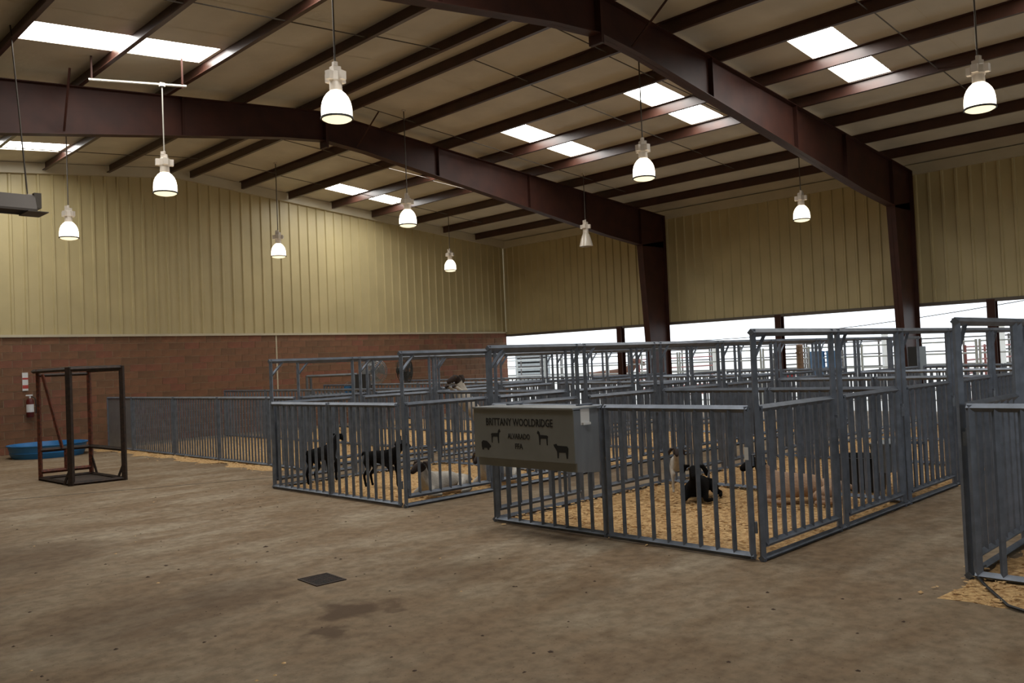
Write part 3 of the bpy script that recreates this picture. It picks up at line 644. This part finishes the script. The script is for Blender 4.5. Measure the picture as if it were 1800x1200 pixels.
# hanging feeder and dark tub form inside the second feed-box pen
hf = thing('hanging_feeder', 'grey metal feeder box hanging inside the tall gate of second pen', 'feeder', (9.2, 3.64, .30))
MB().prism([(0, 0), (.16, .0), (.20, .30), (0, .30)], lambda a, b, t: (t, a, b), 0, .55).build('trough', M_grey, hf)
MB().b2((-.02, -.01, .29), (.57, .22, .31)).build('rim', M_grey, hf)
for xx in (.08, .47): MB().b2((xx-.015, -.21, .27), (xx+.015, .0, .30)).build('hook', M_steel, hf)
tb = thing('dark_tub', 'black tub form on the shavings below the hanging feeder', 'tub', (9.72, 4.15, .03))  # black tub form fills the dark spot below the feeder
MB().lathe([(0, 0), (.24, 0), (.29, .36), (.31, .36), (.31, .38), (.28, .38), (.235, .03), (0, .03)], 20).build('shell', M_black, tb, True)
tk = thing('paper_tag', 'small white paper tag on the feed-box pen corner post', 'tag', (X0-.03, Y1+.05, .80)); MB().b2((-.004, 0, 0), (0, .035, .10)).build('paper', M_white, tk)
# ------------------------------------------------------------------ fans and panel against the end wall
def fan(x, y, face, label, cagem, seed):
    t = thing('pedestal_fan', label, 'fan', (x, y, 0), face, 'pedestal fans')
    b = MB(); b.lathe([(0, 0), (.32, 0), (.32, .03), (.05, .06), (0, .06)], 20); b.build('base', M_dark, t)
    MB().tube([(0, 0, .05), (0, 0, 1.25)], .025, 10).build('pole', M_grey, t)
    k = MB(); cz = 1.55; R = .38
    def ring(r, xx, th): k.tube([(xx, r*math.cos(q*math.pi/16), cz+r*math.sin(q*math.pi/16)) for q in range(33)], th, 5, 0, False)
    for r, xx in ((R, 0), (R, .14), (R*.8, .18), (R*.55, .2), (R*.3, .21), (R*.9, .16), (R*.68, .19), (R*.42, .205), (R*.8, -.05), (R*.5, -.07)): ring(r, xx, .007)
    for q in range(40):
        a = q*math.pi/20; c_, s_ = math.cos(a), math.sin(a)
        k.tube([(0, R*c_, cz+R*s_), (.14, R*c_, cz+R*s_), (.20, R*.5*c_, cz+R*.5*s_), (.21, .06*c_, cz+.06*s_)], .005, 4, 0, False)
    k.build('cage', cagem, t)
    MB().tube([(-.16, 0, cz), (.04, 0, cz)], .10, 14).build('motor', cagem, t)
    MB().bar((0, 0, 1.2), (-.08, 0, cz-.08), .05).build('yoke', M_grey, t)
    bl = MB()
    for q in range(4):
        a0 = q*1.571+seed; vs = []
        for r, w_, tw in ((.06, .5, .05), (.2, .9, .04), (.35, 1.0, .03)):
            for s_ in (-1, 1): a = a0+s_*w_*.5; vs.append((.08+tw*s_, r*math.cos(a), cz+r*math.sin(a)))
        bl.add(vs, [(0, 1, 3, 2), (2, 3, 5, 4)])
    bo = bl.build('blades', cagem, t); s = bo.modifiers.new('t', 'SOLIDIFY'); s.thickness = .006
    return t
fan(14.1, 19.76, math.radians(225), 'pale grey pedestal fan facing out, left of the pair', M_grey, .2)
fan(14.5, 18.95, math.radians(300), 'dark pedestal fan turned sideways, right of the pair', mat('fan_dark', (.03, .032, .03), .5, .4), .9)
pn = thing('open_rack', 'grey open rack standing left of the fans by brick wall', 'rack', (12.4, 19.25, 0), math.radians(-45))
for a in (-.62, .62): 
    for b in (-.2, .2): MB().bar((a, b, 0), (a, b, 1.52), .05).build('leg', M_steel_far, pn)
for b in (-.2, .2): MB().bar((-.62, b, 1.5), (.62, b, 1.5), .05).build('rail', M_steel_far, pn); MB().bar((-.62, b, 1.0), (.62, b, 1.0), .04).build('rail', M_steel_far, pn)
MB().b2((-.6, -.19, .98), (.6, .19, .995)).build('shelf', M_rust, pn); MB().b2((.66, -.22, 1.0), (.98, .2, 1.5)).build('side_box', M_dark, pn)
bk = thing('blue_bucket', 'small blue bucket on the rack beside the fans', 'bucket', (12.7, 18.95, .998)); MB().lathe([(0, 0), (.10, 0), (.13, .2), (.115, .2), (.09, .015), (0, .015)], 14).build('pail', M_blue, bk, True)
MB().tube([(.125*math.cos(q*math.pi/8), 0, .2+.1*math.sin(q*math.pi/8)) for q in range(9)], .004, 5).build('bail', M_grey, bk)
# ------------------------------------------------------------------ outdoors beyond the opening
def pipe_panel(x, y, rz, L, label, m=M_pale, H=1.75, rails=6, mid=1):
    L -= .09
    t = thing('pipe_fence_panel', label, 'fence', (x, y, -.21), rz, 'pipe fences outside'); H += .21
    for i in range(mid+2):
        xx = L*i/(mid+1); MB().tube([(xx, 0, 0), (xx, 0, H)], .035, 6).build('post', m, t)
    for k in range(rails):
        z = .35+(H-.4)*k/(rails-1); MB().tube([(0, 0, z), (L, 0, z)], .024, 6).build('rail', m, t)
NUM = ['first', 'second', 'third', 'fourth', 'fifth', 'sixth', 'seventh', 'eighth', 'ninth']
M_pale2 = mat('dark_pipe', (.10, .09, .085), .6, .2); M_rpipe = mat('red_pipe', (.22, .07, .06), .6, .1)
for i in range(8): pipe_panel(24.3, 1.0+i*3.1, math.pi/2, 3.1, f'pale six-rail pipe fence panel just outside the opening, {NUM[i]} from right', M_pale)
for i in range(7): pipe_panel(29.5, 2.5+i*4.0, math.pi/2, 4.0, f'dark pipe fence panel in the farther outdoor row, {NUM[i]} from right', M_pale2, 1.9, 5, 2)
for i, (yy, m) in enumerate(((7.5, M_rpipe), (13.0, M_pale2), (18.2, M_rpipe))): pipe_panel(24.4, yy, 0, 5.0, f'pipe fence panel running away outdoors between two rows, {NUM[i]} from right', m, 1.6, 5, 2)
tr = thing('stock_trailer', 'grey slatted stock trailer parked outside, left end of the opening', 'trailer', (37.5, 36.0, -.21), math.radians(45))
MB().b2((-.0, -1.0, .55), (4.5, 1.0, .68)).build('deck', M_dark, tr)
for s in (-1, 1):
    for k in range(6): MB().b2((0, s*1.0-.03, .72+k*.28), (4.5, s*1.0+.03, .90+k*.28)).build('side_slat', M_grey, tr)
for k in range(6): MB().b2((-.03, -1.0, .72+k*.28), (.03, 1.0, .90+k*.28)).build('end_slat', M_grey, tr)
MB().b2((.0, -.95, .68), (4.4, .95, .7)).build('floor_mat', M_dark, tr); MB().b2((-.05, -1.05, 2.38), (4.55, 1.05, 2.45)).build('roof', M_white, tr)
MB().b2((.3, -.94, .72), (4.2, .94, 2.2)).build('interior_shade_block', M_black, tr)  # solid black block stands in for the shade inside the trailer
for xx in (1.6, 2.5):
    for s in (-1, 1):
        R = MB().tube([(xx, s*1.05-.1, .35), (xx, s*1.05+.1, .35)], .35, 18); R.build('wheel', M_black, tr)
for xx in (0, 4.5):
    for s in (-1, 1): MB().bar((xx, s*1.0, .55), (xx, s*1.0, 2.4), .08).build('corner_post', M_grey, tr)
animal('cow', 'red brown cow standing outside behind the pale pipe fence', 'cow', stand, 26.6, 21.2, math.radians(-60), M_cow, M_cow, 2.0, None, None, .7, -.21)
rbk = thing('red_bucket', 'red bucket hanging on the pale pipe fence outside', 'bucket', (24.13, 12.35, .72)); MB().lathe([(0, 0), (.13, 0), (.16, .28), (.145, .28), (.12, .02), (0, .02)], 14).build('pail', mat('red_plastic', (.5, .03, .03), .4), rbk, True)
MB().tube([(.15*math.cos(q*math.pi/8), 0, .28+.13*math.sin(q*math.pi/8)) for q in range(9)], .006, 5).build('bail', M_grey, rbk)
for yy, lab in ((11.55, 'blue tarp folded over the pale fence, left of two'), (11.05, 'blue tarp folded over the pale fence, right of two')):
    tp = thing('blue_tarp', lab, 'tarp', (24.3, yy, 1.56), 0, 'blue tarps outside'); mb = MB(); nn = 12
    for sx in (-.05, .05):
        vs = []
        for i in range(nn+1):
            a = -.2+.4*i/nn
            for k in range(7): vs.append((sx+.02*math.sin(a*30+k*.4), a, -k*.13 if k else .03))
        mb.add(vs, [(i*7+k, (i+1)*7+k, (i+1)*7+k+1, i*7+k+1) for i in range(nn) for k in range(6)])
    mb.b2((-.05, -.2, .02), (.05, .2, .035)); mb.build('sheet', mat('tarp_blue', (.10, .24, .48), .5), tp)
wp = thing('wooden_post', 'brown wooden post outside beside the blue tarps', 'post', (24.0, 11.95, -.21)); MB().lathe([(.0, 0), (.11, 0), (.10, 2.0), (.06, 2.04), (0, 2.04)], 12).build('shaft', M_wood, wp, True); MB().box((0, 0, 1.78), (.3, .12, .05)).build('cap_board', M_wood, wp)
for yy, hgt, lab in ((15.6, 2.2, 'white post outside left of the slim middle post'), (9.9, 2.3, 'white post outside just left of the nearer column'), (6.85, 2.3, 'white gate post outside right of the nearer column')):
    q = thing('white_post', lab, 'post', (25.2, yy, -.21), 0, 'white posts outside'); MB().bar((0, 0, 0), (0, 0, hgt), .14).build('shaft', M_white, q); MB().b2((-.09, -.09, hgt), (.09, .09, hgt+.04)).build('cap', M_white, q)
eb = thing('electrical_box', 'dark electrical cabinet at the foot of the nearer column', 'cabinet', (XR-1.02, YF[1]-.10, .0)); MB().b2((-.2, -.28, .9), (.32, -.06, 1.62)).build('cabinet', M_dark, eb); MB().b2((-.18, -.29, .93), (.30, -.28, 1.59)).build('door', mat('dark_green_paint', (.03, .04, .035), .5), eb); MB().b2((-.02, -.24, 0), (.06, -.16, .9)).build('conduit', M_dark, eb)
tag(MB().tube([(24.0, 20-1.25*i, 2.22 + .9*(i/14)**2 - .25*math.sin(math.pi*i/14)) for i in range(15)], .012, 6).build('overhead_cable', M_dark, None, True), 'thin dark cable sagging across the bright opening', 'cable')
